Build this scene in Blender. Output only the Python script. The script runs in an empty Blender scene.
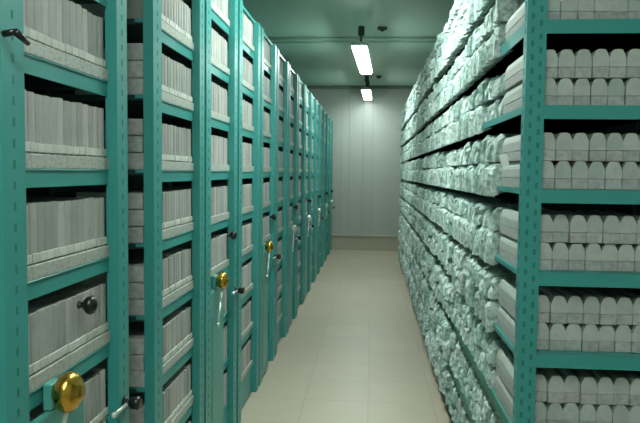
import bpy, bmesh, math, random
from mathutils import Vector, Matrix, noise

random.seed(7)
col = bpy.context.scene.collection
PI = math.pi

# ------------------------------------------------------------------ camera
F = 650.0
H = 1.5
v = Vector((52.0, 38.5, -F)).normalized()               # where the aisle runs, seen by the camera
up = Vector((0.0118, 1.0, 0.0)); up.z = -(v.x*up.x + v.y*up.y)/v.z; up.normalize()
rx = v.cross(up)
W2C = Matrix(((rx.x, v.x, up.x), (rx.y, v.y, up.y), (rx.z, v.z, up.z)))
cam_d = bpy.data.cameras.new('camera')
cam_d.sensor_width = 36.0
cam_d.lens = F/640.0*36.0
cam_d.clip_start = 0.05
cam = bpy.data.objects.new('camera', cam_d)
col.objects.link(cam)
cam.matrix_world = Matrix.Translation((0, 0, H)) @ W2C.transposed().to_4x4()
bpy.context.scene.camera = cam

def proj(x, y, z):
    p = W2C @ Vector((x, y, z - H))
    if p.z > -0.05: return None
    return (320 + F*p.x/-p.z, 211.5 - F*p.y/-p.z)

# ------------------------------------------------------------------ materials
def new_mat(name):
    m = bpy.data.materials.new(name); m.use_nodes = True
    nt = m.node_tree
    return m, nt, nt.nodes['Principled BSDF']

def paint(name, c, rough=0.45, metal=0.0, var=0.12, scale=6.0, spec=0.5):
    m, nt, b = new_mat(name)
    tc = nt.nodes.new('ShaderNodeTexCoord')
    n = nt.nodes.new('ShaderNodeTexNoise'); n.inputs['Scale'].default_value = scale; n.inputs['Detail'].default_value = 4
    nt.links.new(tc.outputs['Object'], n.inputs['Vector'])
    mx = nt.nodes.new('ShaderNodeMixRGB')
    mx.inputs[1].default_value = (c[0]*(1-var), c[1]*(1-var), c[2]*(1-var), 1)
    mx.inputs[2].default_value = (min(1, c[0]*(1+var)), min(1, c[1]*(1+var)), min(1, c[2]*(1+var)), 1)
    nt.links.new(n.outputs['Fac'], mx.inputs[0])
    nt.links.new(mx.outputs[0], b.inputs['Base Color'])
    b.inputs['Roughness'].default_value = rough
    b.inputs['Metallic'].default_value = metal
    b.inputs['Specular IOR Level'].default_value = spec
    return m

def paper(name, dark, light, accents=None, island=True, mottled=0.0, mscale=30.0, rough=0.75):
    """paper or card that differs a little from piece to piece"""
    m, nt, b = new_mat(name)
    g = nt.nodes.new('ShaderNodeNewGeometry')
    oi = nt.nodes.new('ShaderNodeObjectInfo')
    add = nt.nodes.new('ShaderNodeMath'); add.operation = 'ADD'
    nt.links.new(g.outputs['Random Per Island'], add.inputs[0]); nt.links.new(oi.outputs['Random'], add.inputs[1])
    fr = nt.nodes.new('ShaderNodeMath'); fr.operation = 'FRACT'
    nt.links.new(add.outputs[0], fr.inputs[0])
    ramp = nt.nodes.new('ShaderNodeValToRGB')
    e = ramp.color_ramp.elements
    e[0].position = 0.0; e[0].color = (*dark, 1)
    e[1].position = 1.0; e[1].color = (*light, 1)
    for pos, c in (accents or []):
        k = e.new(pos); k.color = (*c, 1)
    nt.links.new(fr.outputs[0], ramp.inputs[0])
    out = ramp.outputs[0]
    if mottled:
        n = nt.nodes.new('ShaderNodeTexNoise'); n.inputs['Scale'].default_value = mscale; n.inputs['Detail'].default_value = 3
        nt.links.new(g.outputs['Position'], n.inputs['Vector'])
        r2 = nt.nodes.new('ShaderNodeValToRGB')
        r2.color_ramp.elements[0].position = 0.35; r2.color_ramp.elements[0].color = (1-mottled, 1-mottled*0.85, 1-mottled*0.9, 1)
        r2.color_ramp.elements[1].position = 0.6; r2.color_ramp.elements[1].color = (1, 1, 1, 1)
        nt.links.new(n.outputs['Fac'], r2.inputs[0])
        mu = nt.nodes.new('ShaderNodeMixRGB'); mu.blend_type = 'MULTIPLY'; mu.inputs[0].default_value = 1
        nt.links.new(out, mu.inputs[1]); nt.links.new(r2.outputs[0], mu.inputs[2])
        out = mu.outputs[0]
    nt.links.new(out, b.inputs['Base Color'])
    b.inputs['Roughness'].default_value = rough
    return m

TEAL = paint('teal_enamel', (0.038, 0.265, 0.245), 0.38, var=0.10, scale=3)
TEAL_D = paint('teal_inside_painted_shade', (0.010, 0.065, 0.050), 0.6)  # darkened teal: shade of the shelf gaps put into the inner panels' colour
TEAL_L = paint('pale_teal_cover', (0.075, 0.300, 0.265), 0.4)
SLOT = paint('slot_shadow', (0.022, 0.165, 0.150), 0.8)
GREEN = paint('dark_green_enamel', (0.012, 0.150, 0.095), 0.5)
DEEP = paint('shelf_painted_shade', (0.006, 0.030, 0.024), 0.8)  # near-black colour stands in for the shade below the shelves
BLACK = paint('black_plastic', (0.006, 0.008, 0.008), 0.3)
BRASS = paint('brass', (0.62, 0.36, 0.06), 0.24, metal=1.0, var=0.18, scale=40)
STEEL = paint('pale_steel', (0.62, 0.66, 0.62), 0.3, metal=0.6)
HOUSING = paint('lamp_housing', (0.55, 0.60, 0.56), 0.5)
DARK = paint('dark_grey_fitting', (0.03, 0.04, 0.035), 0.6)
FILE = paper('grey_box_file_card', (0.275, 0.285, 0.265), (0.39, 0.40, 0.375),
             [(0.45, (0.37, 0.36, 0.345)), (0.62, (0.33, 0.345, 0.32)), (0.82, (0.44, 0.41, 0.40))], mottled=0.10, mscale=18)
FILE_B = paper('pale_base_band', (0.46, 0.48, 0.44), (0.56, 0.57, 0.53))
CARTON = paper('grey_carton_card', (0.36, 0.41, 0.375), (0.47, 0.50, 0.47),
               [(0.3, (0.42, 0.44, 0.42)), (0.7, (0.42, 0.46, 0.42))], mottled=0.12, mscale=45)
CARTON_B = paper('grey_carton_tray', (0.34, 0.37, 0.345), (0.43, 0.45, 0.43), [(0.5, (0.40, 0.39, 0.385))], mottled=0.25, mscale=60)
PACKET = paper('white_packet_paper', (0.28, 0.41, 0.38), (0.72, 0.83, 0.80),
               [(0.3, (0.44, 0.55, 0.52)), (0.55, (0.60, 0.72, 0.69)), (0.75, (0.52, 0.58, 0.56))], mottled=0.62, mscale=48)

def strip_mat():
    m, nt, b = new_mat('printed_label_strip')
    tc = nt.nodes.new('ShaderNodeTexCoord')
    mp = nt.nodes.new('ShaderNodeMapping'); mp.inputs['Scale'].default_value = (1, 60, 95)
    nt.links.new(tc.outputs['Object'], mp.inputs[0])
    n = nt.nodes.new('ShaderNodeTexNoise'); n.inputs['Scale'].default_value = 1.0; n.inputs['Detail'].default_value = 1
    nt.links.new(mp.outputs[0], n.inputs['Vector'])
    r = nt.nodes.new('ShaderNodeValToRGB')
    r.color_ramp.elements[0].position = 0.36; r.color_ramp.elements[0].color = (0.31, 0.31, 0.28, 1)
    r.color_ramp.elements[1].position = 0.50; r.color_ramp.elements[1].color = (0.40, 0.43, 0.39, 1)
    nt.links.new(n.outputs['Fac'], r.inputs[0]); nt.links.new(r.outputs[0], b.inputs['Base Color'])
    b.inputs['Roughness'].default_value = 0.5
    return m
STRIP = strip_mat()

def emit_mat(name, c, s):
    m, nt, b = new_mat(name)
    b.inputs['Base Color'].default_value = (0.8, 0.85, 0.8, 1)
    b.inputs['Emission Color'].default_value = (*c, 1)
    b.inputs['Emission Strength'].default_value = s
    return m
GLOW = emit_mat('fluorescent_diffuser', (0.88, 1.0, 0.93), 52.0)

# ------------------------------------------------------------------ mesh helpers
def box(bm, x0, x1, y0, y1, z0, z1, mi=0, bev=0.0, seg=1):
    vs = [bm.verts.new(p) for p in ((x0,y0,z0),(x1,y0,z0),(x1,y1,z0),(x0,y1,z0),(x0,y0,z1),(x1,y0,z1),(x1,y1,z1),(x0,y1,z1))]
    fs = [bm.faces.new([vs[i] for i in q]) for q in ((0,3,2,1),(4,5,6,7),(0,1,5,4),(1,2,6,5),(2,3,7,6),(3,0,4,7))]
    for f in fs: f.material_index = mi
    if bev:
        es = list({e for f in fs for e in f.edges})
        bmesh.ops.bevel(bm, geom=es, offset=bev, segments=seg, affect='EDGES', profile=0.5)
    return vs

def tube(bm, p0, p1, r0, r1=None, n=14, mi=0):
    r1 = r0 if r1 is None else r1
    p0, p1 = Vector(p0), Vector(p1)
    d = p1 - p0
    q = d.to_track_quat('Z', 'Y').to_matrix().to_4x4()
    bmesh.ops.create_cone(bm, cap_ends=True, segments=n, radius1=r0, radius2=r1, depth=d.length,
                          matrix=Matrix.Translation((p0+p1)/2) @ q)

def lathe(bm, axis_o, prof, n=24):
    """turn a profile [(along x, radius)] about the x axis through axis_o"""
    ox, oy, oz = axis_o
    rings = []
    for (a, r) in prof:
        rings.append([bm.verts.new((ox + a, oy + r*math.cos(2*PI*k/n), oz + r*math.sin(2*PI*k/n))) for k in range(n)])
    for A, B in zip(rings, rings[1:]):
        for k in range(n):
            f = bm.faces.new((A[k], A[(k+1) % n], B[(k+1) % n], B[k])); f.smooth = True
    bm.faces.new(rings[0][::-1]); bm.faces.new(rings[-1])

def mesh_of(name, bm, mats, smooth=False):
    me = bpy.data.meshes.new(name)
    bmesh.ops.recalc_face_normals(bm, faces=bm.faces)
    if smooth:
        for f in bm.faces: f.smooth = True
    bm.to_mesh(me); bm.free()
    for m in (mats if isinstance(mats, (list, tuple)) else [mats]): me.materials.append(m)
    return me

def link(name, me, parent=None, loc=(0, 0, 0)):
    o = bpy.data.objects.new(name, me); col.objects.link(o)
    o.location = loc
    if parent: o.parent = parent
    return o

def obj(name, bm, mats, parent=None, loc=(0, 0, 0), smooth=False):
    return link(name, mesh_of(name, bm, mats, smooth), parent, loc)

def tag(o, label=None, cat=None, group=None, kind=None):
    if label: o['label'] = label
    if cat: o['category'] = cat
    if group: o['group'] = group
    if kind: o['kind'] = kind
    return o

def empty(name, loc=(0, 0, 0)):
    o = bpy.data.objects.new(name, None); col.objects.link(o); o.location = loc
    o.empty_display_size = 0.1
    return o

def dup(o):
    c = o.copy(); col.objects.link(c)
    for ch in o.children:
        k = ch.copy(); col.objects.link(k); k.parent = c
    return c

ONES = ['', 'first', 'second', 'third', 'fourth', 'fifth', 'sixth', 'seventh', 'eighth', 'ninth', 'tenth', 'eleventh', 'twelfth',
        'thirteenth', 'fourteenth', 'fifteenth', 'sixteenth', 'seventeenth', 'eighteenth', 'nineteenth']
def ordinal(n):
    if n < 20: return ONES[n]
    t = n // 10
    tens = {2: 'twent', 3: 'thirt', 4: 'fort', 5: 'fift', 6: 'sixt'}[t]
    return tens + 'ieth' if n % 10 == 0 else tens + 'y-' + ONES[n % 10]

# ------------------------------------------------------------------ the room
WALL_Y, CEIL, XL, XR, YB = 12.66, 3.17, -2.55, 1.75, -2.2

def structure(name, bm, m):
    return tag(obj(name, bm, m), kind='structure')

def floor_mat():
    m, nt, b = new_mat('pale_vinyl_tile')
    tc = nt.nodes.new('ShaderNodeTexCoord')
    br = nt.nodes.new('ShaderNodeTexBrick'); br.offset = 0.0
    br.inputs['Scale'].default_value = 1.0
    br.inputs['Brick Width'].default_value = 0.42; br.inputs['Row Height'].default_value = 0.42
    br.inputs['Mortar Size'].default_value = 0.006; br.inputs['Mortar Smooth'].default_value = 0.4
    br.inputs['Color1'].default_value = (0.385, 0.335, 0.255, 1)
    br.inputs['Color2'].default_value = (0.415, 0.362, 0.278, 1)
    br.inputs['Mortar'].default_value = (0.345, 0.305, 0.24, 1)
    nt.links.new(tc.outputs['Object'], br.inputs['Vector'])
    n = nt.nodes.new('ShaderNodeTexNoise'); n.inputs['Scale'].default_value = 5; n.inputs['Detail'].default_value = 5
    nt.links.new(tc.outputs['Object'], n.inputs['Vector'])
    r = nt.nodes.new('ShaderNodeValToRGB')
    r.color_ramp.elements[0].color = (0.93, 0.93, 0.93, 1); r.color_ramp.elements[1].color = (1.05, 1.05, 1.05, 1)
    nt.links.new(n.outputs['Fac'], r.inputs[0])
    mu = nt.nodes.new('ShaderNodeMixRGB'); mu.blend_type = 'MULTIPLY'; mu.inputs[0].default_value = 1
    nt.links.new(br.outputs['Color'], mu.inputs[1]); nt.links.new(r.outputs[0], mu.inputs[2])
    nt.links.new(mu.outputs[0], b.inputs['Base Color'])
    b.inputs['Roughness'].default_value = 0.42
    return m

def panel_mat(name, c1, c2, pitch, axis, rough, line=0.7, spec=0.5):
    """flat coated panels with a joint every pitch metres along an axis"""
    m, nt, b = new_mat(name)
    tc = nt.nodes.new('ShaderNodeTexCoord')
    sx = nt.nodes.new('ShaderNodeSeparateXYZ'); nt.links.new(tc.outputs['Object'], sx.inputs[0])
    dv = nt.nodes.new('ShaderNodeMath'); dv.operation = 'DIVIDE'; dv.inputs[1].default_value = pitch
    nt.links.new(sx.outputs[axis], dv.inputs[0])
    fr = nt.nodes.new('ShaderNodeMath'); fr.operation = 'FRACT'; nt.links.new(dv.outputs[0], fr.inputs[0])
    r = nt.nodes.new('ShaderNodeValToRGB')
    e = r.color_ramp.elements
    e[0].position = 0; e[0].color = (line, line, line, 1)
    e[1].position = 0.03; e[1].color = (1, 1, 1, 1)
    k = e.new(0.5); k.color = (0.95, 0.95, 0.95, 1)
    nt.links.new(fr.outputs[0], r.inputs[0])
    n = nt.nodes.new('ShaderNodeTexNoise'); n.inputs['Scale'].default_value = 1.5; n.inputs['Detail'].default_value = 3
    nt.links.new(tc.outputs['Object'], n.inputs['Vector'])
    mx = nt.nodes.new('ShaderNodeMixRGB'); mx.inputs[1].default_value = (*c1, 1); mx.inputs[2].default_value = (*c2, 1)
    nt.links.new(n.outputs['Fac'], mx.inputs[0])
    mu = nt.nodes.new('ShaderNodeMixRGB'); mu.blend_type = 'MULTIPLY'; mu.inputs[0].default_value = 1
    nt.links.new(mx.outputs[0], mu.inputs[1]); nt.links.new(r.outputs[0], mu.inputs[2])
    nt.links.new(mu.outputs[0], b.inputs['Base Color'])
    b.inputs['Roughness'].default_value = rough
    b.inputs['Specular IOR Level'].default_value = spec
    return m

WALLM = panel_mat('coated_wall_panel', (0.36, 0.40, 0.365), (0.41, 0.44, 0.405), 0.60, 0, 0.30)
SIDEM = panel_mat('coated_side_panel', (0.40, 0.44, 0.40), (0.46, 0.49, 0.45), 1.2, 1, 0.4)
CEILM = panel_mat('grey_green_ceiling_panel', (0.47, 0.65, 0.55), (0.53, 0.71, 0.60), 2.1, 1, 0.5, line=0.8)

bm = bmesh.new(); box(bm, XL-.2, XR+.2, YB-.2, WALL_Y+.2, -0.12, 0.0); structure('floor', bm, floor_mat())
bm = bmesh.new(); box(bm, XL-.2, XR+.2, YB-.2, WALL_Y+.2, CEIL, CEIL+.12); structure('ceiling', bm, CEILM)
bm = bmesh.new(); box(bm, XL-.2, XR+.2, WALL_Y, WALL_Y+.15, 0, CEIL); structure('wall_back', bm, WALLM)
bm = bmesh.new(); box(bm, XL-.15, XL, YB, WALL_Y, 0, CEIL); structure('wall_left', bm, SIDEM)
bm = bmesh.new(); box(bm, XR, XR+.15, YB, WALL_Y, 0, CEIL); structure('wall_right', bm, SIDEM)
bm = bmesh.new(); box(bm, XL-.2, XR+.2, YB-.15, YB, 0, CEIL); structure('wall_front', bm, WALLM)
bm = bmesh.new(); box(bm, XL, XR, WALL_Y-.035, WALL_Y, 0, 0.26, bev=0.006); box(bm, XL, XR, WALL_Y-.05, WALL_Y, 0.26, 0.29)
structure('baseboard_back', bm, paint('beige_skirting', (0.36, 0.34, 0.265), 0.5, var=0.06))
bm = bmesh.new(); box(bm, XL, XR, WALL_Y-.06, WALL_Y, CEIL-.05, CEIL); structure('trim_1', bm, paint('ceiling_trim', (0.13, 0.19, 0.15), 0.6))
# vertical ribs on the back wall
for i, x in enumerate((-0.44, -0.18)):
    bm = bmesh.new(); box(bm, x-.014, x+.014, WALL_Y-.012, WALL_Y, 0.29, CEIL-.05, bev=.004)
    structure('trim_%d' % (i+2), bm, WALLM)

# conduits under the ceiling
for y, z, r, lab in ((8.1, CEIL-.022, .016, 'thicker grey conduit crossing the ceiling, the one nearer the dark lamp hanger'),
                  (8.36, CEIL-.018, .010, 'thinner conduit crossing the ceiling, the one nearer the end wall')):
    bm = bmesh.new(); tube(bm, (XL, y, z), (XR, y, z), r)
    tag(obj('ceiling_conduit', bm, paint('conduit_grey', (0.42, 0.56, 0.48), 0.5), smooth=True), lab, 'conduit', 'conduits across the ceiling')

# ------------------------------------------------------------------ lamps
LX = -0.115
def lamp(y0, y1, x, z, label, hw=.10, rot=0):
    L = y1 - y0
    t = tag(empty('ceiling_lamp', (x, y0, z)), label, 'lamp', 'fluorescent lamps along the aisle')
    t.rotation_euler.z = rot
    bm = bmesh.new()
    w = hw
    # a shallow hood over the tube, open below
    pts = [(-w-.015, .012), (-w*.55, .055), (w*.55, .055), (w+.015, .012)]
    a = [bm.verts.new((p[0], 0, p[1])) for p in pts]; b = [bm.verts.new((p[0], L, p[1])) for p in pts]
    for k in range(3): bm.faces.new((a[k], a[k+1], b[k+1], b[k]))
    bm.faces.new(a); bm.faces.new(b[::-1]); bm.faces.new((a[0], b[0], b[3], a[3]))
    obj('housing', bm, HOUSING, t)
    bm = bmesh.new(); box(bm, -w, w, .02, L-.02, -.012, .012, bev=.008, seg=2)
    obj('diffuser', bm, GLOW, t)
    for yy in (.42, L-.42):
        bm = bmesh.new(); tube(bm, (0, yy, .055), (0, yy, CEIL-z), .012); box(bm, -.035, .035, yy-.05, yy+.05, CEIL-z-.10, CEIL-z-.001, bev=.01)
        obj('hanger', bm, DARK, t)
    return t
lamp(7.15, 9.05, -.163, H+1.365, 'long bright fluorescent lamp hanging from a dark mount over the aisle', .073, -.033)
lamp(10.95, 12.30, -0.125, H+1.37, 'smaller bright fluorescent lamp hanging close to the pale end wall', .065, -.02)
lamp(2.6, 4.5, LX, H+1.42, 'fluorescent lamp above the near part of the aisle, out of the picture')
lamp(-1.2, .7, LX, H+1.42, 'fluorescent lamp above the head of the aisle, out of the picture')
for (px, yy, w, lab) in ((0.09, 7.6, .055, 'small dark ceiling fitting beside the hanger of the long lamp'),
                         (0.09, 11.35, .045, 'small dark ceiling fitting beside the hanger of the smaller lamp')):
    t = tag(empty('ceiling_sensor', (px, yy, CEIL)), lab, 'sensor', 'small fittings on the ceiling')
    bm = bmesh.new(); box(bm, -w, w, -.04, .04, -.03, 0, bev=.008, seg=2); obj('housing', bm, paint('sensor_grey', (0.07, 0.10, 0.085), .5), t)
    bm = bmesh.new(); tube(bm, (0, 0, -.045), (0, 0, -.03), .02, .03); obj('lens', bm, DARK, t)

# ------------------------------------------------------------------ left: the mobile carriages
PITCH_Z = 0.2615
ZL0 = 0.149                                   # underside of the lowest shelf lip
XF = -0.79                                   # face of the shelves
TOPL = 2.48
NSH = 9
LIP = 0.045
starts = [1.288, 2.221] + [2.945 + .742*k for k in range(13)]
DEPTH = 0.69
NEARP, FARP = 0.09, 0.080

def slotted_post(w, d, h, z0=0.0, both=False):
    """L-shaped post: aisle flange w wide along y, side flange d deep along -x; rows of slots in its face"""
    bm = bmesh.new()
    box(bm, -.006, 0, 0, w, z0, h)
    box(bm, -d, -.006, 0, .006, z0, h)
    box(bm, -d, -.006, w-.006, w, z0, h)
    z = z0 + .06
    while z < h - .04:
        box(bm, -.004, .0006, w*.5-.004, w*.5+.004, z, z+.018, 1)
        z += .045
    return mesh_of('post', bm, [TEAL, SLOT])

post_near = slotted_post(NEARP, .036, TOPL)
post_far = slotted_post(FARP, .036, TOPL)

bm = bmesh.new()                              # shelf seen from its thing's origin: y along the aisle from the start of the carriage
box(bm, -1.55, -.004, .012, DEPTH-.012, .034, LIP); box(bm, -1.55, -.008, .014, DEPTH-.014, .028, .034, 1)  # the second slab carries the painted shade of the underside
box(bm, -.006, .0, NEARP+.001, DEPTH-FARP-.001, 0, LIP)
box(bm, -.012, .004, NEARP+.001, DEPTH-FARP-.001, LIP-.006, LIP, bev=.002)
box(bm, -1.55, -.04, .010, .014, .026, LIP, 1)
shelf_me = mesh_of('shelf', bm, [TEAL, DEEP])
bm = bmesh.new(); box(bm, -.005, .004, NEARP+.002, DEPTH-FARP-.002, LIP+.0005, LIP+.034, bev=.001); strip_me = mesh_of('label_strip', bm, STRIP)
bm = bmesh.new(); box(bm, -1.55, -.001, 0, DEPTH, TOPL, TOPL+.02); top_me = mesh_of('top_panel', bm, TEAL)
bm = bmesh.new(); box(bm, -1.55, -.004, .02, DEPTH-.02, .03, ZL0-.001); box(bm, -.004, .0, NEARP, DEPTH-FARP, .012, ZL0-.001)
for yy in (.10, DEPTH-.10):
    tube(bm, (-.10, yy, .038), (-.06, yy, .038), .0375)
base_me = mesh_of('base', bm, TEAL)
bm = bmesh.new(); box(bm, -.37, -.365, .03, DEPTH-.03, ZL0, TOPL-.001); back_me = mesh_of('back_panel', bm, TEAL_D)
bm = bmesh.new(); box(bm, -1.55, -.045, .0, .008, .03, TOPL); side_me = mesh_of('side_panel', bm, TEAL)

COVER_W, COVER_H = .285, 0.915
cbm = bmesh.new(); box(cbm, .006, .028, NEARP+.004, NEARP+COVER_W, .02, COVER_H, bev=.006, seg=2)
box(cbm, .028, .031, NEARP+.03, NEARP+COVER_W-.03, .09, COVER_H-.12, bev=.001)
cover_me = mesh_of('drive_cover', cbm, TEAL_L)

KY, KZ = .218, 0.957                          # brass hand knob
kb = bmesh.new()
lathe(kb, (0, 0, 0), [(0, .020), (.004, .022), (.008, .030), (.016, .0385), (.028, .0425), (.038, .041), (.046, .035), (.050, .030), (.052, .022), (.058, .018), (.060, .008)])
knob_me = mesh_of('brass_knob', kb, BRASS)
sknob_me = knob_me.copy(); sknob_me.name = 'steel_knob'; sknob_me.materials[0] = STEEL
rb = bmesh.new()
tube(rb, (.030, -.012, -.034), (.034, -.062, -.095), .0052); tube(rb, (.034, -.062, -.095), (.034, -.115, -.19), .0052, .0052)
bmesh.ops.create_uvsphere(rb, u_segments=12, v_segments=8, radius=.010, matrix=Matrix.Translation((.034, -.117, -.195)))
rod_me = mesh_of('crank_rod', rb, STEEL, True)
bb = bmesh.new()
lathe(bb, (0, 0, 0), [(0, .011), (.004, .011), (.006, .008), (.012, .009), (.020, .018), (.028, .0245), (.036, .0255), (.044, .021), (.049, .012), (.051, .004)], 20)
black_me = mesh_of('black_knob', bb, BLACK)
lb = bmesh.new()
lathe(lb, (0, 0, 0), [(0, .020), (.010, .020), (.012, .012), (.022, .012), (.024, .019), (.045, .021), (.052, .015)], 18)
latch_me = mesh_of('latch_knob', lb, BLACK)
lr = bmesh.new(); tube(lr, (.014, -.02, 0), (.014, -.115, .004), .006)
bmesh.ops.create_uvsphere(lr, u_segments=10, v_segments=8, radius=.009, matrix=Matrix.Translation((.014, -.118, .004)))
latch_rod_me = mesh_of('latch_rod', lr, STEEL, True)
hb = bmesh.new(); tube(hb, (.004, 0, 0), (.03, 0, .004), .007); tube(hb, (.03, 0, .004), (.032, .045, -.01), .008, .006)
hook_me = mesh_of('hook', hb, BLACK, True)

def carriage_name(i):
    return ordinal(i+1)

for i, ys in enumerate(starts):
    odd = i % 2 == 0
    if i == 0: lab = 'first teal shelving carriage of the row, open bay of grey files, large brass knob'
    elif i == len(starts)-1: lab = 'last teal shelving carriage of the row, next to the pale end wall'
    elif i == 1: lab = 'second teal shelving carriage, standing beyond the only open gap, no brass knob'
    else: lab = '%s teal shelving carriage along the aisle%s' % (carriage_name(i), ', with a brass knob' if odd and i <= 4 else ', with a pale steel knob' if odd else ', without a round knob')
    t = tag(empty('mobile_shelving_carriage', (XF, ys, 0)), lab, 'shelving', 'teal mobile shelving carriages')
    link('post', post_near, t, (.030, 0, 0))
    link('post', post_far, t, (.030, DEPTH-FARP, 0))
    link('base', base_me, t); link('top_panel', top_me, t); link('back_panel', back_me, t)
    if i == 0: link('side_panel', side_me, t)
    for s in range(NSH):
        sh = link('shelf', shelf_me, t, (0, 0, ZL0 + PITCH_Z*s))
        if not (odd and s <= 2): tag(link('label_strip', strip_me, sh), 'pale printed label strip')
    if odd:
        tag(link('drive_cover', cover_me, t), 'flat pale teal cover below the knob')
        k = link('brass_knob' if i <= 4 else 'steel_knob', knob_me if i <= 4 else sknob_me, t, (.028, KY, KZ-.05))
        k.location.z = KZ
        if i == 0: k.scale = (1.12, 1.18, 1.18)
        bs = bmesh.new(); box(bs, .006, .028, KY-.026, KY+.026, COVER_H+.001, KZ+.026, bev=.004); obj('knob_plate', bs, TEAL_L, t)
        tag(link('crank_rod', rod_me, k), 'pale steel rod hanging from the knob')
        link('black_knob', black_me, t, (.006, .392 if i == 0 else .56, 1.135 if i == 0 else 1.150))
        n = link('latch_knob', latch_me, t, (.030, DEPTH-FARP*.5, .775 if i == 0 else .83))
        link('latch_rod', latch_rod_me, n)
    if i == 0:
        link('hook', hook_me, t, (.030, .004, 1.775))

# box files
NB = 14
BAY0, BAY1 = NEARP + .006, DEPTH - FARP - .006
FW = (BAY1 - BAY0)/NB
FH, FD = .178, .29
def file_bm(bm, w, h, d, mi_band=None):
    """slim upright box with a rounded spine towards +x"""
    pr = [(-d, 0), (-d, w), (-.006, w), (-.001, w*.88), (.0012, w*.5), (-.001, w*.12), (-.006, 0)]
    a = [bm.verts.new((p[0], p[1], 0)) for p in pr]; b = [bm.verts.new((p[0], p[1], h)) for p in pr]
    n = len(pr)
    fs = [bm.faces.new((a[k], a[(k+1) % n], b[(k+1) % n], b[k])) for k in range(n)]
    fs += [bm.faces.new(a[::-1]), bm.faces.new(b)]
    return a + b
bm = bmesh.new(); file_bm(bm, FW-.0022, FH, FD); file_me = mesh_of('box_file', bm, FILE)
bm = bmesh.new(); box(bm, .0005, .005, .0006, FW-.0028, .0385, .060, bev=.001); band_me = mesh_of('base_band', bm, FILE_B)

cands = []
for i, ys in enumerate(starts):
    for s in range(NSH):
        for k in range(NB):
            y = ys + BAY0 + FW*k; z = ZL0 + PITCH_Z*s + LIP
            p = proj(XF, y + FW/2, z + FH*.6); q = proj(XF, y+FW, z + FH*.6); r_ = proj(XF, y, z+FH)
            vis = p and -8 < p[0] < 640 and -25 < p[1] < 445
            if i % 2 == 0 and s <= 2 and k < 7: vis = False       # behind the drive cover
            size = abs(q[0]-p[0]) if (p and q) else 0
            cands.append((vis, size, i, s, k, y, z))
vis_levels = {}
for c in cands:
    if c[0]: vis_levels.setdefault(c[2], set()).add(c[3])
order = sorted([c for c in cands if c[0]], key=lambda c: -c[1])
as_things = {c[2:5] for c in order[:300]}
rest = bmesh.new()
protoA = protoB = None
for (vis, size, i, s, k, y, z) in cands:
    if not vis and i > 8: continue
    dx = random.uniform(-.007, -.004); dh = random.uniform(.988, 1.012)
    if (i, s, k) in as_things:
        o = link('box_file', file_me, None, (XF+dx, y, z)); o.scale = (1, 1, dh)
        if i <= 1: link('base_band', band_me, o)
        lev = sorted(vis_levels[i], reverse=True).index(s) + 1
        tag(o, 'grey box file, %s from near post, %s shelf in view, %s carriage' % (ordinal(k+1), ordinal(lev), carriage_name(i)),
            'box file', 'grey box files in the teal carriages')
    else:
        vs = file_bm(rest, FW-.0022, FH*dh, FD)
        bmesh.ops.translate(rest, verts=vs, vec=(XF+dx, y, z))
tag(obj('box_file_rows', rest, FILE), 'rows of grey box files in the carriages farther down the aisle', 'box file', 'grey box files in the teal carriages', 'stuff')

# ------------------------------------------------------------------ cartons with a rounded lid
CW, CH = .0517, .0900
TRAY = .034
def carton_parts(depth):
    bm = bmesh.new(); box(bm, .0004, CW-.0008, 0, depth, 0, TRAY, bev=.002); tray = mesh_of('carton', bm, CARTON_B)
    bm = bmesh.new()
    w = CW-.0012
    pr = [(0, TRAY+.0012), (w, TRAY+.0012), (w, CH*.70), (w*.94, CH*.80), (w*.80, CH*.965), (w*.66, CH), (w*.34, CH), (w*.20, CH*.965), (w*.06, CH*.80), (0, CH*.70)]
    a = [bm.verts.new((p[0], .0015, p[1])) for p in pr]; b = [bm.verts.new((p[0], depth-.0015, p[1])) for p in pr]
    n = len(pr)
    for q in range(n): bm.faces.new((a[q], b[q], b[(q+1) % n], a[(q+1) % n]))
    bm.faces.new(a); bm.faces.new(b[::-1])
    return tray, mesh_of('lid', bm, CARTON)
tray_me, lid_me = carton_parts(.33)

# flat boxes on the side of the second carriage, seen through the open gap
y = starts[1] + .016
lev = [s for s in range(NSH) if -10 < proj(-.83, y, ZL0+PITCH_Z*s+LIP+.1)[1] < 433]
bm = bmesh.new(); box(bm, -.115, 0, 0, .058, 0, .058, bev=.003); box(bm, -.1155, .0005, -.0006, .0586, .040, .0432); flat_me = mesh_of('flat_box', bm, CARTON_B)
for s in lev:
    n = sorted(lev, reverse=True).index(s)+1
    for L in range(3):
        z = ZL0 + PITCH_Z*s + LIP + .0003 + L*.0605
        o = link('flat_box', flat_me, None, (XF-.012+random.uniform(-.006, .002), y+random.uniform(0, .006), z))
        tag(o, 'flat grey box in gap between carriages, %s of its stack, %s shelf in view' % (('lowest', 'middle', 'topmost')[L], ordinal(n)),
            'box', 'flat grey boxes in the gap between carriages')

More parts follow.
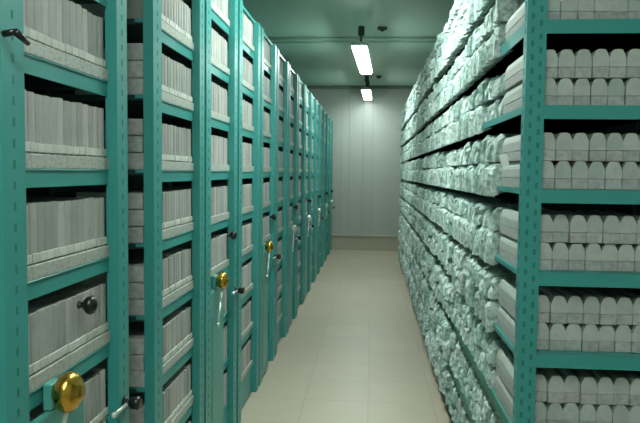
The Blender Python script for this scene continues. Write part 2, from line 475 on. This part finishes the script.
# ------------------------------------------------------------------ right: the long rack
XR0, YR0, YR1 = 0.472, 2.09, 10.95
RW = 1.02
PITCH_R = 0.2634
ZR0 = 1.412 - 5*PITCH_R
TOPR = 2.50
rack = tag(empty('long_storage_rack', (XR0, YR0, 0)), 'long teal rack packed with white packets, slotted corner post at its near end', 'shelving')
def rack_post(x0, x1, y0, y1, flip=False):
    """slotted angle: a wide face towards the camera and a flange along the aisle"""
    bm = bmesh.new()
    box(bm, x0, x1, y0, y0+.005, 0, TOPR)
    if flip: box(bm, x1-.005, x1, y0+.005, y1, 0, TOPR)
    else: box(bm, x0, x0+.005, y0+.005, y1, 0, TOPR)
    z = .05
    n = 0
    while z < TOPR-.05:
        for fx in ((.30, .72)):
            xx = x0 + (x1-x0)*fx
            box(bm, xx-.0045, xx+.0045, y0-.0006, y0+.002, z + (.0 if fx < .5 else .021), z+.018 + (.0 if fx < .5 else .021), 1)
        if not flip: box(bm, x0-.0006, x0+.002, (y0+y1)/2-.004, (y0+y1)/2+.004, z, z+.018, 1)
        z += .042; n += 1
    return obj('post', bm, [TEAL, SLOT], rack)
rack_post(0, .060, 0, .042)
rack_post(RW-.060, RW, 0, .042, True)
for yy in (2.9, 5.8): 
    bm = bmesh.new(); box(bm, RW/2-.03, RW/2+.03, yy, yy+.04, 0, TOPR); obj('post', bm, TEAL, rack)
bm = bmesh.new(); box(bm, 0.012, .06, YR1-YR0-.045, YR1-YR0, 0, TOPR); obj('post', bm, TEAL, rack)
bm = bmesh.new(); box(bm, RW-.05, RW, YR1-YR0-.045, YR1-YR0, 0, TOPR); obj('post', bm, TEAL, rack)
LR = .043
for s in range(NSH):
    bm = bmesh.new()
    z = ZR0 + PITCH_R*s
    box(bm, .006, RW-.006, .044, YR1-YR0-.047, z+LR-.012, z+LR); box(bm, .012, RW-.012, .05, YR1-YR0-.06, z+LR-.016, z+LR-.012, 1)  # thin dark slab below the plate paints in its shade
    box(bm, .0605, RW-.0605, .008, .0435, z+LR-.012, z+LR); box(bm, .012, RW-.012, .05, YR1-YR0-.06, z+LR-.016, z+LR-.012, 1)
    box(bm, .0605, RW-.0605, .006, .010, z, z+LR)                       # lip on the near end
    near = {7: .42, 2: 1.5, 1: 1.9, 8: .9, 6: .76}.get(s, .37)                    # lip along the aisle, bare next to the post
    box(bm, .002, .006, .0435, near, z if s in (1, 2, 7, 8) else z+LR-(.024 if s == 6 else .016), z+LR, 2 if s <= 2 else 0)
    box(bm, .002, .006, near, YR1-YR0-.047, z+LR-.014, z+LR)
    obj('shelf', bm, [TEAL, DEEP, GREEN], rack)
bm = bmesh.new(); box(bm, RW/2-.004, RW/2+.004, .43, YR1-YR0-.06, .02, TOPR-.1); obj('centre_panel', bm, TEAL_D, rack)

# cartons on the near end of the rack
lev = [s for s in range(NSH) if -2 < proj(XR0+.2, YR0, ZR0+PITCH_R*s+LR+.01)[1] and proj(XR0+.1, YR0, ZR0+PITCH_R*s+LR+.1)[1] < 437]
for s in lev:
    for L in range(2):
        for k in range(8):
            z = ZR0 + PITCH_R*s + LR + .0003 + L*(CH+.0006)
            if proj(XR0+.2, YR0, z+.005)[1] < 0: continue
            o = link('carton', tray_me, None, (XR0+.010+(CW+.0004)*k, YR0+.048+random.uniform(0, .012), z)); link('lid', lid_me, o)
            n = sorted(lev, reverse=True).index(s)+1
            tag(o, 'round-topped carton, %s from corner post, %s layer, %s shelf in view' % (ordinal(k+1), ('lower', 'upper')[L], ordinal(n)),
                'carton', 'round-topped cartons on the rack end')

# packets along the aisle
PP = .0600
def packet_bm(bm, seed, w, h, d, droop):
    """crumpled soft packet: front face towards -x, its lower edge drooping over the shelf edge"""
    rnd = random.Random(seed)
    nx, ny, nz = 2, 3, 4
    off = Vector((rnd.uniform(0, 50), rnd.uniform(0, 50), rnd.uniform(0, 50))); tilt = rnd.uniform(-.2, .2); yawp = rnd.uniform(-.22, .22)
    def P(a, b, c):
        x = d*a/nx; y = w*b/ny; z = h*c/nz
        fb = (b/ny-.5)*2; fc = (c/nz-.5)*2
        if a == 0: x += .010*(fb*fb) + .020*max(0, fc)**3 - .004
        if a < nx and c == nz: z -= .012*fb*fb
        if a == 0: x += tilt*(z-h/2)*.8 + yawp*(y-w/2)
        if a == 0 and c == 0 and droop: z -= droop; x -= .002
        n = noise.noise_vector(Vector((x, y, z))*45 + off)
        k = .012 if a == 0 else .003
        y2 = y + n.y*.0025
        z2 = z + n.z*(.004 if c else .0)
        if c == 0 and a > 0: z2 = max(z2, 0.0)
        if c == nz: z2 = min(z2, h)
        return Vector((x + n.x*k, min(max(y2, .0003), w-.0003), max(z2, 0) if not (a == 0 and c == 0 and droop) else z2))
    grid = {}
    vs = []
    for a in range(nx+1):
        for b in range(ny+1):
            for c in range(nz+1):
                if a in (0, nx) or b in (0, ny) or c in (0, nz):
                    vv = bm.verts.new(P(a, b, c)); grid[a, b, c] = vv; vs.append(vv)
    def q(*k): bm.faces.new([grid[x] for x in k])
    for b in range(ny):
        for c in range(nz):
            for a in (0, nx): q((a, b, c), (a, b+1, c), (a, b+1, c+1), (a, b, c+1))
    for a in range(nx):
        for c in range(nz):
            for b in (0, ny): q((a, b, c), (a+1, b, c), (a+1, b, c+1), (a, b, c+1))
        for b in range(ny):
            for c in (0, nz): q((a, b, c), (a+1, b, c), (a+1, b+1, c), (a, b+1, c))
    return vs
PD = .20
PH = .092
variants = {}
for L in range(2):
    for n in range(7):
        bm = bmesh.new(); packet_bm(bm, 100*L+n, PP-.002, PH - .005*(n % 4), PD, .040 if L == 0 else 0)
        variants[L, n] = mesh_of('paper_packet', bm, PACKET)
pc = []
y_first = YR0 + .43
NP = int((YR1 - .06 - y_first)/PP)
for s in range(NSH):
    for L in range(3 if s == 8 else 2):
        z = ZR0 + PITCH_R*s + LR + .0003 + L*(PH+.0012)
        for k in range(NP):
            y = y_first + PP*k
            p = proj(XR0, y, z+PH/2)
            pc.append((0 < p[0] < 640 and -8 < p[1] < 431, k, s, L, y, z))
chosen = set()
for c in sorted([c for c in pc if c[0]], key=lambda c: c[1]):
    if len(chosen) < 312: chosen.add((c[1], c[2], c[3]))
rest = bmesh.new()
rnd = random.Random(3)
for (vis, k, s, L, y, z) in pc:
    dx = rnd.uniform(-.012, .012)
    if rnd.random() < .12: dx += .03
    smooth = s == 6 and y < YR0 + .75
    if smooth: dx = .012 + dx*.3
    elif s <= 2 and y < YR0 + 1.7: dx = .010 + dx*.8
    elif s <= 3: dx = -.010 + dx
    elif L == 0: dx = min(dx, .0)-.012
    else: dx -= .004
    if not smooth and L > 0 and rnd.random() < .05: continue
    tall = rnd.uniform(1.02, 1.30) if L == 1 and 5 <= s <= 7 and not smooth else 1.0
    if (k, s, L) in chosen:
        o = link('paper_packet', variants[1 if smooth or s <= 2 else min(L, 1), rnd.randrange(7)], None, (XR0+dx, y, z))
        o.scale.z = tall
        sh = {8: 'topmost shelf', 0: 'lowest shelf'}.get(s, '%s shelf from the top' % ordinal(9-s))
        tag(o, 'white packet, %s past end cartons, %s layer, %s' % (ordinal(k+1), ('lower', 'upper', 'third')[L], sh),
            'packet', 'white packets along the aisle side of the rack')
    else:
        if rnd.random() < .02: continue
        vs = packet_bm(rest, rnd.randrange(10**6), PP-.002, PH*tall - .005*rnd.randrange(5), PD, .040 if L == 0 and s > 3 else (.012 if L == 0 else 0))
        bmesh.ops.translate(rest, verts=vs, vec=(XR0+dx, y, z))
tag(obj('paper_packet_rows', rest, PACKET), 'rows of crumpled white packets on the rack farther down the aisle', 'packet', 'white packets along the aisle side of the rack', 'stuff')

# a torn white tag sticking out
bm = bmesh.new()
pts = [(0, 0, 0), (-.020, .014, -.006), (-.030, .022, .034), (-.006, .006, .040)]
vs = [bm.verts.new(p) for p in pts]; ws = [bm.verts.new((p[0]-.0015, p[1], p[2])) for p in pts]
bm.faces.new(vs); bm.faces.new(ws[::-1])
for k in range(4): bm.faces.new((vs[k], vs[(k+1) % 4], ws[(k+1) % 4], ws[k]))
tag(obj('paper_tag', bm, paint('white_paper', (0.85, 0.88, 0.84), .7), None, (XR0+.0085, 2.34, 1.535)), 'small white paper tag sticking out between cartons next to the corner post', 'tag')

# ------------------------------------------------------------------ world and colour
w = bpy.data.worlds.new('world'); bpy.context.scene.world = w; w.use_nodes = True
bg = w.node_tree.nodes['Background']; bg.inputs[0].default_value = (0.5, 0.6, 0.55, 1); bg.inputs[1].default_value = 0.1
sc = bpy.context.scene
sc.view_settings.view_transform = 'Standard'
sc.view_settings.exposure = 0.0
